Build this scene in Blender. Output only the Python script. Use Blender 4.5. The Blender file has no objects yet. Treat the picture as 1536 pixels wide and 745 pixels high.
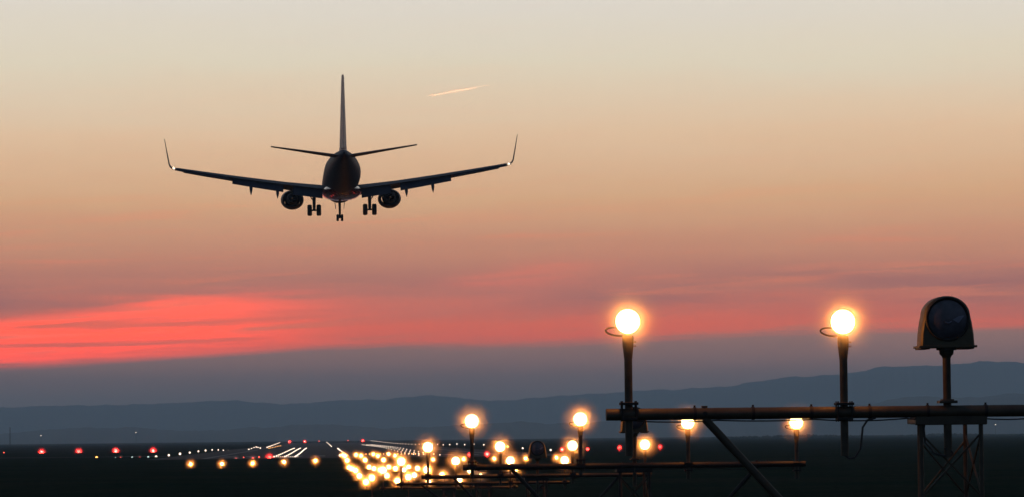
import bpy, bmesh, math, random
from mathutils import Vector, Matrix

# ------------------------------------------------------------------ camera
S = bpy.context.scene
COL = S.collection
R = math.radians
F = 5400.0                       # focal length in pixels of the 1536 px wide photograph
W, H = 1536.0, 745.0
EYE = Vector((-5.45, 0.0, 3.0))
ROLL = 0.0105
YAW = (768.0 - 479.0) / F        # the runway heading (+Y) vanishes left of the picture's middle
PITCH = math.atan((655.2 - 372.5) / F)

cam_d = bpy.data.cameras.new('camera')
cam = bpy.data.objects.new('camera', cam_d)
COL.objects.link(cam)
cam_d.sensor_width = 36.0
cam_d.lens = F / W * 36.0
cam_d.clip_start = 0.5
cam_d.clip_end = 120000
CM = (Matrix.Translation(EYE) @ Matrix.Rotation(-YAW, 4, 'Z') @
      Matrix.Rotation(R(90) + PITCH, 4, 'X') @ Matrix.Rotation(-ROLL, 4, 'Z'))
cam.matrix_world = CM
S.camera = cam


def P(px, py, d):
    """the world point that stands d metres deep along the view at this spot of the photograph"""
    v = Vector(((px - W / 2) / F, -(py - H / 2) / F, -1.0)) * d
    return CM @ v


S.view_settings.view_transform = 'Standard'
S.view_settings.look = 'None'
S.view_settings.exposure = 0.0
S.view_settings.gamma = 1.0
S.render.engine = 'CYCLES'
S.cycles.use_denoising = True
S.cycles.max_bounces = 6
S.cycles.volume_bounces = 1
S.cycles.sample_clamp_indirect = 4.0
S.cycles.sample_clamp_direct = 0.0
S.cycles.caustics_reflective = False
S.cycles.caustics_refractive = False


# ------------------------------------------------------------------ node helpers
class NT:
    def __init__(self, tree):
        self.t = tree
        tree.nodes.clear()

    def n(self, kind, **kw):
        nd = self.t.nodes.new(kind)
        for k, v in kw.items():
            setattr(nd, k, v)
        return nd

    def put(self, sock, v):
        if isinstance(v, bpy.types.NodeSocket):
            self.t.links.new(v, sock)
        elif v is not None:
            sock.default_value = v

    def m(self, op, a, b=None, c=None, clamp=False):
        nd = self.n('ShaderNodeMath', operation=op, use_clamp=clamp)
        self.put(nd.inputs[0], a)
        self.put(nd.inputs[1], b)
        self.put(nd.inputs[2], c)
        return nd.outputs[0]

    def mr(self, v, a, b, c=0.0, d=1.0, mode='SMOOTHSTEP'):
        nd = self.n('ShaderNodeMapRange', interpolation_type=mode)
        for i, q in enumerate((v, a, b, c, d)):
            self.put(nd.inputs[i], q)
        return nd.outputs[0]

    def mix(self, f, a, b, blend='MIX'):
        nd = self.n('ShaderNodeMix', data_type='RGBA', blend_type=blend)
        self.put(nd.inputs[0], f)
        self.put(nd.inputs[6], a)
        self.put(nd.inputs[7], b)
        return nd.outputs[2]

    def ramp(self, v, stops, interp='LINEAR'):
        nd = self.n('ShaderNodeValToRGB')
        cr = nd.color_ramp
        cr.interpolation = interp
        while len(cr.elements) < len(stops):
            cr.elements.new(0.5)
        for e, (p, c) in zip(cr.elements, stops):
            e.position = p
            e.color = (*c, 1.0)
        self.put(nd.inputs[0], v)
        return nd.outputs[0]

    def noise(self, vec, scale, detail=3.0, rough=0.55, dist=0.0):
        nd = self.n('ShaderNodeTexNoise')
        self.put(nd.inputs['Vector'], vec)
        nd.inputs['Scale'].default_value = scale
        nd.inputs['Detail'].default_value = detail
        nd.inputs['Roughness'].default_value = rough
        nd.inputs['Distortion'].default_value = dist
        return nd.outputs['Fac']

    def comb(self, x, y, z):
        nd = self.n('ShaderNodeCombineXYZ')
        self.put(nd.inputs[0], x)
        self.put(nd.inputs[1], y)
        self.put(nd.inputs[2], z)
        return nd.outputs[0]


def lin(r, g, b):
    f = lambda c: c / 255 / 12.92 if c / 255 <= 0.04045 else ((c / 255 + 0.055) / 1.055) ** 2.4
    return (f(r), f(g), f(b))


# ------------------------------------------------------------------ dusk sky
world = bpy.data.worlds.new('World')
S.world = world
world.use_nodes = True
w = NT(world.node_tree)
tc = w.n('ShaderNodeTexCoord').outputs['Generated']
sep = w.n('ShaderNodeSeparateXYZ')
w.put(sep.inputs[0], tc)
dx, dy, dz = sep.outputs
el = w.m('ARCSINE', dz)
az = w.m('ARCTAN2', dx, dy)
# long flat streaks: noise stretched along the horizon
sv = w.comb(w.m('MULTIPLY', az, 5.0), w.m('MULTIPLY', el, 55.0), 0.3)
n1 = w.noise(sv, 1.3, 4, 0.55, 0.3)
sv2 = w.comb(w.m('MULTIPLY', az, 16.0), w.m('MULTIPLY', w.m('SUBTRACT', el, w.m('MULTIPLY', az, 0.035)), 330.0), 4.7)
n2 = w.noise(sv2, 1.0, 3, 0.6, 0.4)
wob = w.m('MULTIPLY', w.m('SUBTRACT', n1, 0.5), 0.012)
el2 = w.m('ADD', el, wob)
SKY_STOPS = [  # elevation in radians, linear colour
    (0.0000, (0.127, 0.117, 0.150)),
    (0.0240, (1.832, 0.243, 0.087)),
    (0.0300, (1.712, 0.243, 0.082)),
    (0.0400, (0.935, 0.296, 0.176)),
    (0.0510, (0.945, 0.391, 0.211)),
    (0.0660, (1.033, 0.586, 0.298)),
    (0.0845, (1.061, 0.734, 0.459)),
    (0.1040, (0.980, 0.858, 0.644)),
    (0.1215, (0.941, 0.865, 0.747)),
]
MAXE = 0.16
sky_el = w.ramp(w.m('DIVIDE', el2, MAXE), [(e / MAXE, c) for e, c in SKY_STOPS])
high = w.ramp(w.m('DIVIDE', el, 1.5708), [
    (0.00, (0.941, 0.865, 0.747)), (0.085, (0.94, 0.87, 0.765)), (0.15, (0.36, 0.37, 0.38)), (0.25, (0.18, 0.22, 0.28)),
    (0.5, (0.085, 0.12, 0.18)), (1.0, (0.05, 0.08, 0.13))])
front = w.mix(w.mr(el, 0.115, 0.155), sky_el, high)
# cloud bank along the horizon, its upper edge falling to the left
edge = w.ramp(w.mr(az, -0.12, 0.22, 0, 1, 'LINEAR'), [
    (0.0, (0.0205,) * 3), (0.13, (0.0220,) * 3), (0.24, (0.0240,) * 3), (0.36, (0.0262,) * 3), (0.60, (0.0268,) * 3),
    (0.72, (0.0285,) * 3), (1.0, (0.0295,) * 3)])
edge_f = w.m('ADD', edge, w.m('MULTIPLY', w.m('SUBTRACT', n2, 0.5), 0.0036))
bank = w.mr(w.m('SUBTRACT', el, edge_f), -0.0021, 0.0015, 1.0, 0.0)
bank_col = w.ramp(w.m('DIVIDE', el, 0.03), [(0.0, (0.085, 0.10, 0.14)), (0.4, (0.27, 0.18, 0.158)), (0.7, (0.64, 0.295, 0.21)), (1.0, (0.76, 0.33, 0.22))])
# glowing red streak low on the left
rm = w.m('MULTIPLY', w.mr(w.m('ADD', az, w.m('MULTIPLY', w.m('SUBTRACT', n2, 0.5), 0.10)), -0.042, 0.022, 1.0, 0.0),
         w.m('MULTIPLY', w.mr(w.m('SUBTRACT', el2, w.m('MULTIPLY', w.m('ADD', az, 0.089), 0.10)), 0.0265, 0.0365, 1.0, 0.0), 1.0))
rm = w.m('MULTIPLY', rm, w.mr(az, -0.9, -0.2, 0.0, 1.0))
rm = w.m('MULTIPLY', rm, w.mr(n2, 0.30, 0.58, 0.12, 1.0))
n3 = w.noise(w.comb(w.m('MULTIPLY', az, 34.0), w.m('MULTIPLY', w.m('SUBTRACT', el, w.m('MULTIPLY', az, 0.05)), 520.0), 9.1), 1.0, 5, 0.65, 0.8)
rm = w.m('MULTIPLY', rm, w.m('MULTIPLY', w.mr(n3, 0.25, 0.7, 0.45, 1.0), w.mr(az, -0.05, 0.0, 1.0, 0.62)))
c = w.mix(rm, front, (6.2, 0.26, 0.0, 1))
mauve = w.m('MULTIPLY', w.mr(w.m('ABSOLUTE', w.m('SUBTRACT', el2, 0.041)), 0.0, 0.011, 1.0, 0.0), w.mr(n1, 0.35, 0.65, 0.0, 0.85))
c = w.mix(mauve, c, (0.62, 0.21, 0.17, 1))
streak = w.m('MULTIPLY', w.mr(n2, 0.50, 0.74, 0.0, 0.75), w.mr(el, 0.024, 0.085, 1.0, 0.0))
c = w.mix(streak, c, (1.35, 0.36, 0.16, 1))
sal = w.m('MULTIPLY', w.mr(w.m('ABSOLUTE', w.m('SUBTRACT', az, 0.045)), 0.0, 0.055, 1.0, 0.0),
          w.mr(w.m('ABSOLUTE', w.m('SUBTRACT', el2, w.m('ADD', 0.0335, w.m('MULTIPLY', az, 0.16)))), 0.0, 0.0085, 1.0, 0.0))
c = w.mix(w.m('MULTIPLY', sal, w.mr(n2, 0.25, 0.65, 0.2, 0.75)), c, (1.35, 0.30, 0.17, 1))
c = w.mix(w.m('MULTIPLY', w.mr(n3, 0.45, 0.75, 0.0, 0.22), w.mr(el, 0.03, 0.11, 1.0, 0.15)), c, (1.05, 0.36, 0.22, 1))
c = w.mix(bank, c, bank_col)
# the sky behind the camera is the dim blue side of the dusk
away = w.mr(dy, 0.0, 0.96, 0.0, 1.0)
back = w.ramp(w.m('DIVIDE', el, 1.5708), [(0.0, (0.085, 0.125, 0.20)), (0.2, (0.095, 0.14, 0.225)), (1.0, (0.05, 0.08, 0.13))])
c = w.mix(away, back, c)
bg = w.n('ShaderNodeBackground')
w.put(bg.inputs[0], c)
bg.inputs[1].default_value = 1.0
w.put(w.n('ShaderNodeOutputWorld').inputs[0], bg.outputs[0])

# ------------------------------------------------------------------ the sun, already under the horizon: it reaches only what flies high
sun_d = bpy.data.lights.new('sun', 'SUN')
sun_d.energy = 4.0
sun_d.angle = R(0.5)
sun_d.color = (1.0, 0.60, 0.38)
sun = bpy.data.objects.new('sun', sun_d)
COL.objects.link(sun)
SUN_AZ, SUN_EL = -0.05, R(-1.5)
sdir = Vector((math.sin(SUN_AZ) * math.cos(SUN_EL), math.cos(SUN_AZ) * math.cos(SUN_EL), math.sin(SUN_EL)))
sun.rotation_euler = sdir.to_track_quat('Z', 'Y').to_euler()


# ------------------------------------------------------------------ materials
def principled(name, col, rough=0.6, metal=0.0, var=0.25, scale=6.0, bump=0.0, bscale=40.0, coat=0.0, spec=0.5):
    m = bpy.data.materials.new(name)
    m.use_nodes = True
    t = NT(m.node_tree)
    b = t.n('ShaderNodeBsdfPrincipled')
    oc = t.n('ShaderNodeTexCoord').outputs['Object']
    nz = t.noise(oc, scale, 5, 0.6)
    k = t.mr(nz, 0.3, 0.7, 1 - var, 1 + var, 'LINEAR')
    t.put(b.inputs['Base Color'], t.mix(1.0, (*col, 1), t.comb(k, k, k), 'MULTIPLY'))
    t.put(b.inputs['Roughness'], t.mr(t.noise(oc, scale * 3, 3), 0.3, 0.7, max(0.02, rough - 0.1), min(1, rough + 0.1), 'LINEAR'))
    b.inputs['Metallic'].default_value = metal
    b.inputs['Coat Weight'].default_value = coat
    b.inputs['Specular IOR Level'].default_value = spec
    if bump:
        bp = t.n('ShaderNodeBump')
        bp.inputs['Strength'].default_value = bump
        bp.inputs['Distance'].default_value = 0.01
        t.put(bp.inputs['Height'], t.noise(oc, bscale, 4))
        t.put(b.inputs['Normal'], bp.outputs[0])
    t.put(t.n('ShaderNodeOutputMaterial').inputs[0], b.outputs[0])
    return m


def emitter(name, col, strength):
    m = bpy.data.materials.new(name)
    m.use_nodes = True
    t = NT(m.node_tree)
    e = t.n('ShaderNodeEmission')
    e.inputs[0].default_value = (*col, 1)
    e.inputs[1].default_value = strength
    t.put(t.n('ShaderNodeOutputMaterial').inputs[0], e.outputs[0])
    m.cycles.emission_sampling = 'NONE'
    return m


M = {}
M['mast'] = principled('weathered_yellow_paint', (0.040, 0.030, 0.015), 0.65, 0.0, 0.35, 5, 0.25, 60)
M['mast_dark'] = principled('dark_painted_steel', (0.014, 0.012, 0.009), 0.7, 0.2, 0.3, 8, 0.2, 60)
M['rubber'] = principled('black_cable_rubber', (0.02, 0.018, 0.016), 0.55, 0, 0.2, 20)
M['steel'] = principled('zinc_steel', (0.42, 0.40, 0.36), 0.35, 0.9, 0.2, 30)
M['housing'] = principled('lamp_housing_yellow', (0.060, 0.046, 0.018), 0.6, 0.0, 0.25, 9, 0.1, 80)
M['glass'] = principled('dark_lamp_glass', (0.060, 0.056, 0.068), 0.5, 0.0, 0.5, 7, 0.3, 25, 0.15)
M['reflector'] = principled('reflector_facet', (0.16, 0.16, 0.20), 0.4, 0.3, 0.2, 10)
M['navy'] = principled('navy_aircraft_paint', (0.010, 0.016, 0.036), 0.6, 0.0, 0.12, 2.0, 0, 40, 0.0, 0.3)
M['plane_grey'] = principled('grey_aircraft_paint', (0.10, 0.12, 0.17), 0.35, 0.0, 0.15, 1.5)
M['fin_warm_lit'] = principled('fin_paint_warm_light', (0.50, 0.42, 0.36), 0.45, 0.0, 0.08, 1.0)  # warm sky light caught by the fin is put into its colour
M['belly_red_glints'] = principled('red_marking_and_glints', (0.14, 0.018, 0.015), 0.22, 0.0, 0.4, 2.0, 0, 40, 0.6)  # red belly marking, with reddish reflections put into its colour
M['metal_dark'] = principled('engine_metal', (0.012, 0.012, 0.014), 0.7, 0.0, 0.2, 4.0)
M['tyre'] = principled('tyre_rubber', (0.015, 0.014, 0.013), 0.7, 0, 0.2, 8)
M['warm'] = emitter('lit_tungsten_lens', (1.0, 0.66, 0.30), 12.0)
M['white_lens'] = emitter('lit_white_lens', (1.0, 0.78, 0.60), 2.6)
M['cool_lens'] = emitter('lit_cool_lens', (0.75, 1.0, 0.95), 4.0)
M['red_lens'] = emitter('lit_red_lens', (1.0, 0.10, 0.06), 5.0)
M['red_core'] = emitter('lit_red_lens_bright', (1.0, 0.09, 0.06), 4.0)
M['amber_lens'] = emitter('lit_amber_lens', (1.0, 0.42, 0.10), 8.0)
M['bare'] = principled('lamp_base_metal', (0.06, 0.05, 0.04), 0.6, 0.3, 0.2, 20)


# ------------------------------------------------------------------ mesh helpers
class MB:
    def __init__(self):
        self.v, self.f = [], []

    def add(self, vs, fs):
        o = len(self.v)
        self.v += [tuple(p) for p in vs]
        self.f += [tuple(i + o for i in q) for q in fs]
        return self

    def box(self, c, s, rot=None):
        hx, hy, hz = s[0] / 2, s[1] / 2, s[2] / 2
        b = min(hx, hy, hz) * 0.18
        bm = bmesh.new()
        bmesh.ops.create_cube(bm, size=1.0)
        for q in bm.verts:
            q.co = Vector((q.co.x * s[0], q.co.y * s[1], q.co.z * s[2]))
        bmesh.ops.bevel(bm, geom=list(bm.edges), offset=b, segments=1, affect='EDGES')
        bm.verts.index_update()
        vs = [((rot @ q.co) if rot else q.co) + Vector(c) for q in bm.verts]
        fs = [[q.index for q in f.verts] for f in bm.faces]
        bm.free()
        return self.add(vs, fs)

    def tube(self, pts, r, n=10, caps=True):
        pts = [Vector(p) for p in pts]
        rs = r if isinstance(r, (list, tuple)) else [r] * len(pts)
        ring0 = None
        vs, fs = [], []
        t = (pts[1] - pts[0]).normalized()
        up = Vector((0, 0, 1)) if abs(t.z) < 0.9 else Vector((0, 1, 0))
        u = t.cross(up).normalized()
        for i, p in enumerate(pts):
            if i == 0:
                t = (pts[1] - pts[0])
            elif i == len(pts) - 1:
                t = (pts[-1] - pts[-2])
            else:
                t = (pts[i + 1] - pts[i - 1])
            t = t.normalized()
            u = (u - t * u.dot(t)).normalized()
            v_ = t.cross(u)
            for k in range(n):
                a = 2 * math.pi * k / n
                vs.append(p + (u * math.cos(a) + v_ * math.sin(a)) * rs[i])
        for i in range(len(pts) - 1):
            for k in range(n):
                a, b = i * n + k, i * n + (k + 1) % n
                fs.append((a, b, b + n, a + n))
        if caps:
            fs.append(tuple(range(n))[::-1])
            fs.append(tuple((len(pts) - 1) * n + k for k in range(n)))
        return self.add(vs, fs)

    def lathe(self, prof, axis='Z', n=24, c=(0, 0, 0)):
        """prof: list of (radius, height along the axis)"""
        vs, fs = [], []
        for r, h in prof:
            for k in range(n):
                a = 2 * math.pi * k / n
                x, y = r * math.cos(a), r * math.sin(a)
                p = (x, y, h) if axis == 'Z' else ((x, h, y) if axis == 'Y' else (h, x, y))
                vs.append(Vector(p) + Vector(c))
        for i in range(len(prof) - 1):
            for k in range(n):
                a, b = i * n + k, i * n + (k + 1) % n
                q = (a, b, b + n, a + n)
                fs.append(q if axis != 'Y' else q[::-1])
        return self.add(vs, fs)

    def loft(self, rings, closed=True, caps=True):
        n = len(rings[0])
        vs, fs = [], []
        for rg in rings:
            vs += rg
        for i in range(len(rings) - 1):
            for k in range(n if closed else n - 1):
                a, b = i * n + k, i * n + (k + 1) % n
                fs.append((a, b, b + n, a + n))
        if caps:
            fs.append(tuple(range(n))[::-1])
            fs.append(tuple((len(rings) - 1) * n + k for k in range(n)))
        return self.add(vs, fs)

    def mesh(self, name, mat, smooth=True, angle=40):
        me = bpy.data.meshes.new(name)
        me.from_pydata(self.v, [], self.f)
        me.materials.append(mat)
        bm = bmesh.new()
        bm.from_mesh(me)
        bmesh.ops.recalc_face_normals(bm, faces=bm.faces)
        lim = R(angle)
        for f in bm.faces:
            f.smooth = smooth
        if smooth:
            for e in bm.edges:
                if len(e.link_faces) == 2 and e.calc_face_angle(0) > lim:
                    e.smooth = False
        bm.to_mesh(me)
        bm.free()
        return me

    def build(self, name, mat, parent=None, smooth=True, angle=40):
        return obj(name, self.mesh(name, mat, smooth, angle), parent)


def obj(name, me, parent=None, loc=(0, 0, 0)):
    o = bpy.data.objects.new(name, me)
    COL.objects.link(o)
    o.location = loc
    if parent:
        o.parent = parent
    return o


def tag(o, label=None, cat=None, group=None, kind=None):
    for k, v in (('label', label), ('category', cat), ('group', group), ('kind', kind)):
        if v:
            o[k] = v
    return o


def thing(name, label, cat, loc=(0, 0, 0), rotz=0.0, group=None):
    o = bpy.data.objects.new(name, None)
    COL.objects.link(o)
    o.empty_display_size = 0.2
    o.location = loc
    o.rotation_euler = (0, 0, rotz)
    return tag(o, label, cat, group)


def copy_tree(o, parent=None):
    c_ = o.copy()
    COL.objects.link(c_)
    if parent:
        c_.parent = parent
    for ch in o.children:
        copy_tree(ch, c_)
    return c_


rnd = random.Random(7)
TENS = ('first second third fourth fifth sixth seventh eighth ninth tenth eleventh twelfth thirteenth fourteenth fifteenth '
        'sixteenth seventeenth eighteenth nineteenth twentieth').split()
TENS += ['twenty-' + q for q in TENS[:9]] + ['thirtieth'] + ['thirty-' + q for q in TENS[:9]]


def sstep(a, b, x):
    t = max(0.0, min(1.0, (x - a) / (b - a)))
    return t * t * (3 - 2 * t)


# ------------------------------------------------------------------ ground
def gz(x, y):
    z = 0.25 * sstep(190, 250, y) + 0.12 * sstep(360, 460, y)
    off = abs(x) - 32
    if off > 0 or y < 470:
        a = 1.0 if y < 470 else min(1.0, off / 20)
        z += a * 0.05 * (math.sin(x * 0.11 + y * 0.013) + math.sin(y * 0.043 + 1.3) * 0.8)
    return z


def make_ground():
    ys = [-400, -100, 0, 20, 40, 60, 80]
    ys += [80 + 5 * i for i in range(1, 90)]
    y = ys[-1]
    while y < 40000:
        y *= 1.08
        ys.append(y)
    us = [i / 60 for i in range(-60, 61)]
    vs, fs = [], []
    for y in ys:
        for u in us:
            span = 150 + 0.0 * y if y < 500 else 150
            x = math.copysign(abs(u) ** 2.2, u) * 26000 + u * 130
            vs.append((x, y, gz(x, y) if abs(x) < 3000 else gz(3000, y)))
    n = len(us)
    for i in range(len(ys) - 1):
        for k in range(n - 1):
            a = i * n + k
            fs.append((a, a + 1, a + 1 + n, a + n))
    m = bpy.data.materials.new('dusk_grass_ground')
    m.use_nodes = True
    t = NT(m.node_tree)
    b = t.n('ShaderNodeBsdfPrincipled')
    oc = t.n('ShaderNodeTexCoord').outputs['Object']
    a1 = t.noise(oc, 0.05, 5, 0.6)
    a2 = t.noise(oc, 1.7, 5, 0.65)
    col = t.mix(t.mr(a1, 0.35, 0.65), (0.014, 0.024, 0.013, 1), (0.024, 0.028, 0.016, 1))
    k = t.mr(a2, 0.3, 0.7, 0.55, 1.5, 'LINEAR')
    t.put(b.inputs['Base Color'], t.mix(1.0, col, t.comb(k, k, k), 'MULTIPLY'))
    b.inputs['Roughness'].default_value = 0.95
    b.inputs['Specular IOR Level'].default_value = 0.0
    bp = t.n('ShaderNodeBump')
    bp.inputs['Strength'].default_value = 0.8
    bp.inputs['Distance'].default_value = 0.08
    t.put(bp.inputs['Height'], t.noise(oc, 9.0, 5, 0.7))
    t.put(b.inputs['Normal'], bp.outputs[0])
    t.put(t.n('ShaderNodeOutputMaterial').inputs[0], b.outputs[0])
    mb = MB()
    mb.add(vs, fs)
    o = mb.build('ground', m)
    tag(o, kind='structure')
    return o


make_ground()

M['asphalt'] = principled('worn_asphalt', (0.020, 0.020, 0.022), 0.85, 0.0, 0.3, 0.15, 0.3, 8, 0.0, 0.12)
M['marking'] = principled('runway_white_paint', (0.10, 0.10, 0.10), 0.8, 0.0, 0.5, 0.6)
RW0, RW1 = 505.0, 2600.0
RZ = 0.37


def sheet(name, x0, x1, y0, y1, z, mat, ny=40):
    mb = MB()
    vs, fs = [], []
    for i in range(ny + 1):
        y = y0 + (y1 - y0) * (i / ny)
        vs += [(x0, y, z), (x1, y, z)]
    for i in range(ny):
        fs.append((2 * i, 2 * i + 1, 2 * i + 3, 2 * i + 2))
    mb.add(vs, fs)
    return mb.build(name, mat, None, False)


rw = sheet('runway', -30, 30, RW0, RW1, RZ + 0.03, M['asphalt'])
tag(rw, kind='structure')
tx = sheet('taxiway', -150, -30.2, 590, 612, RZ + 0.12, M['asphalt'], 4)
tag(tx, kind='structure')
for s in (-1, 1):
    for k in range(6):
        mk = sheet('threshold_stripe', s * (3.0 + k * 3.6), s * (3.0 + k * 3.6) + 1.8, 556, 586, RZ + 0.034, M['marking'], 1)
        mk.parent = rw
for k in range(24):
    mk = sheet('centreline_dash', -0.45, 0.45, 620 + k * 60, 650 + k * 60, RZ + 0.034, M['marking'], 1)
    mk.parent = rw
for s in (-1, 1):
    mk = sheet('edge_stripe', s * 22.3 - 0.45, s * 22.3 + 0.45, 520, 2500, RZ + 0.034, M['marking'], 10)
    mk.parent = rw


# ------------------------------------------------------------------ hills
def hill(name, d, depth, prof, rough, mat, seed, step=7):
    """a ridge with its own slopes: prof gives its skyline as (column, row) pairs seen from the airfield"""
    rr = random.Random(seed)
    ph = [(rr.uniform(0, 6.28), rr.uniform(0.7, 1.3)) for _ in range(10)]
    cols = []
    px = prof[0][0]
    while px <= prof[-1][0]:
        for (x0, y0), (x1, y1) in zip(prof, prof[1:]):
            if x0 <= px <= x1:
                t = (px - x0) / (x1 - x0)
                t = t * t * (3 - 2 * t)
                py = y0 + (y1 - y0) * t
                break
        top = P(px, py, d)
        hgt = top.z
        nz = 0
        for q, (a, f_) in enumerate(ph):
            nz += math.sin(px * 0.02 * (1.75 ** q) * f_ + a) / (1.35 ** q)
        hgt += nz * rough
        cols.append((top.x, top.y, max(2.0, hgt)))
        px += step
    sh = [(-1.0, 0.0), (-0.75, 0.16), (-0.5, 0.42), (-0.3, 0.68), (-0.15, 0.88), (-0.05, 0.98), (0, 1.0), (0.1, 0.97), (0.4, 0.7), (1.0, 0.0)]
    vs, fs = [], []
    for i, (x, y, h_) in enumerate(cols):
        dirv = Vector((x - EYE.x, y, 0)).normalized()
        for j, (u, k) in enumerate(sh):
            jit = rr.uniform(-1, 1) * rough * 0.9 if 0 < j < len(sh) - 1 and j != 6 else 0
            p = Vector((x, y, 0)) + dirv * (u * depth)
            vs.append((p.x, p.y, h_ * k + jit if k > 0 else -1.0))
    n = len(sh)
    for i in range(len(cols) - 1):
        for k in range(n - 1):
            a = i * n + k
            fs.append((a, a + 1, a + 1 + n, a + n))
    mb = MB()
    mb.add(vs, fs)
    o = mb.build(name, mat, None, True, 180)
    tag(o, kind='structure')
    return o


M['hill'] = principled('wooded_hillside', (0.045, 0.055, 0.035), 0.95, 0.0, 0.4, 0.008, 1.0, 0.05)
FAR = [(-700, 622), (-300, 620), (-100, 616), (0, 612), (60, 608), (200, 605), (350, 602), (450, 603), (560, 598), (640, 595), (760, 598),
       (900, 590), (1000, 584), (1080, 578), (1130, 571), (1200, 566), (1270, 559), (1330, 550), (1400, 545), (1470, 543), (1560, 545), (1900, 560), (2300, 575)]
MID = [(-700, 650), (0, 648), (120, 641), (300, 644), (480, 637), (620, 640), (800, 633), (1000, 630), (1150, 622), (1290, 606), (1390, 592), (1450, 595), (1560, 589), (1900, 600), (2300, 620)]
hill('hill', 13500, 2400, FAR, 3.2, M['hill'], 3, 3)
hill('hill', 8000, 1500, MID, 1.6, M['hill'], 5, 4)


# far hedges and woods along the airfield's end: one mass nobody could count
def woodland(name, d, depth, prof, n, seed, mat):
    rr = random.Random(seed)
    mb = MB()
    t0, t1 = prof[0][0], prof[-1][0]
    ico = bmesh.new()
    bmesh.ops.create_icosphere(ico, subdivisions=1, radius=1.0)
    ico.verts.index_update()
    iv = [v.co.copy() for v in ico.verts]
    jf = [[v.index for v in f.verts] for f in ico.faces]
    ico.free()
    for _ in range(n):
        px = rr.uniform(t0, t1)
        for (x0, y0), (x1, y1) in zip(prof, prof[1:]):
            if x0 <= px <= x1:
                py = y0 + (y1 - y0) * (px - x0) / (x1 - x0)
                break
        dd = d + rr.uniform(0, depth)
        top = P(px, py, d)
        hg = max(1.5, top.z * rr.uniform(0.62, 1.05))
        base = P(px, 700, dd)
        for _k in range(3):
            r = hg * rr.uniform(0.28, 0.5)
            cx = base.x + rr.uniform(-1, 1) * hg * 0.5
            cz = rr.uniform(0.2, 1.0) * (hg - r)
            vs = [Vector((q.x * r * rr.uniform(0.8, 1.25), q.y * r, q.z * r * rr.uniform(0.8, 1.2))) + Vector((cx, base.y, max(cz, r * 0.5))) for q in iv]
            mb.add(vs, jf)
    o = mb.build(name, mat, None, False)
    tag(o, kind='stuff', label='dark band of far trees along the foot of the hills', cat='woodland')
    return o


M['wood'] = principled('dark_foliage', (0.035, 0.045, 0.022), 0.95, 0.0, 0.4, 0.2)
WL = [(-60, 671), (100, 669), (250, 670), (380, 667.5), (520, 663), (700, 660.5), (900, 661), (1000, 656), (1100, 653), (1200, 650), (1330, 652), (1420, 648), (1500, 650), (1600, 648)]
woodland('woodland', 2900, 500, WL, 2600, 11, M['wood'])

# ------------------------------------------------------------------ approach lights
WARM = (1.0, 0.29, 0.028)


BLOOMS = {}
SHELLS = ((1.0, 0.05), (0.86, 0.08), (0.72, 0.14), (0.59, 0.26), (0.47, 0.75))     # radius, share of the density


def bloom_mesh(rs, k):
    """one added shell round a lamp; lit by the bulb, it imitates bloom"""
    key = (round(rs, 2), k)
    if key not in BLOOMS:
        m = bpy.data.materials.new('lamp_bloom')  # added scattering volume that imitates lens bloom round a lit lamp
        m.use_nodes = True
        t = NT(m.node_tree)
        v = t.n('ShaderNodeVolumePrincipled')
        v.inputs['Color'].default_value = (1, 1, 1, 1)
        v.inputs['Density'].default_value = TAU * SHELLS[k][1] / rs
        v.inputs['Anisotropy'].default_value = 0.0
        t.put(t.n('ShaderNodeOutputMaterial').inputs[1], v.outputs[0])
        mb = MB()
        bm = bmesh.new()
        bmesh.ops.create_icosphere(bm, subdivisions=3, radius=rs * SHELLS[k][0])
        bm.verts.index_update()
        mb.add([q.co.copy() for q in bm.verts], [[q.index for q in f.verts] for f in bm.faces])
        bm.free()
        BLOOMS[key] = mb.mesh('bloom_shell', m)
    return BLOOMS[key]


TAU = 0.36


def bulb(parent, loc, glow, rs, col):
    """the lamp's light (just before the lens, shining out towards the approach) and the added bloom shells it lights up, rs metres in radius"""
    d = bpy.data.lights.new('bulb', 'POINT')
    d.energy = glow * rs * rs * GLOW * (1 + 0.9 * sstep(60, 220, parent.location.y))
    d.color = col
    d.shadow_soft_size = 0.0
    o = bpy.data.objects.new('bulb', d)
    COL.objects.link(o)
    o.parent = parent
    o.location = loc
    o.rotation_euler = (R(90), 0, 0)
    for k in range(len(SHELLS)):
        mi = obj('bloom_shell', bloom_mesh(rs, k), parent, loc)
        mi['kind'] = 'stuff'
    return o


GLOW = 240.0


def halo(d):
    """radius of the added bloom shells round an amber lamp d metres away"""
    return min(0.68, 0.31 + 0.0015 * (d - 30))


CACHE = {}


def cached(key, fn):
    if key not in CACHE:
        CACHE[key] = fn()
    return CACHE[key]


def lens_mesh(r, mat, name='lens'):
    def f():
        mb = MB()
        n = 28
        rings = [(0.001, -0.035), (r * 0.5, -0.030), (r * 0.85, -0.016), (r, 0.0)]
        mb.lathe(rings, 'Y', n)
        mb.f.append(tuple(range(n)))
        return mb.mesh(name, mat)
    return cached(('lens', round(r, 4), mat.name), f)


def housing_mesh(r):
    def f():
        mb = MB()
        mb.lathe([(r, -0.004), (r * 1.075, -0.012), (r * 1.10, 0.0), (r * 1.07, 0.02), (r * 1.0, 0.05), (r * 0.8, 0.10), (r * 0.45, 0.145), (r * 0.3, 0.15), (0.001, 0.151)], 'Y', 28)
        return mb.mesh('housing', M['mast_dark'])
    return cached(('hous', round(r, 4)), f)


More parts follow.
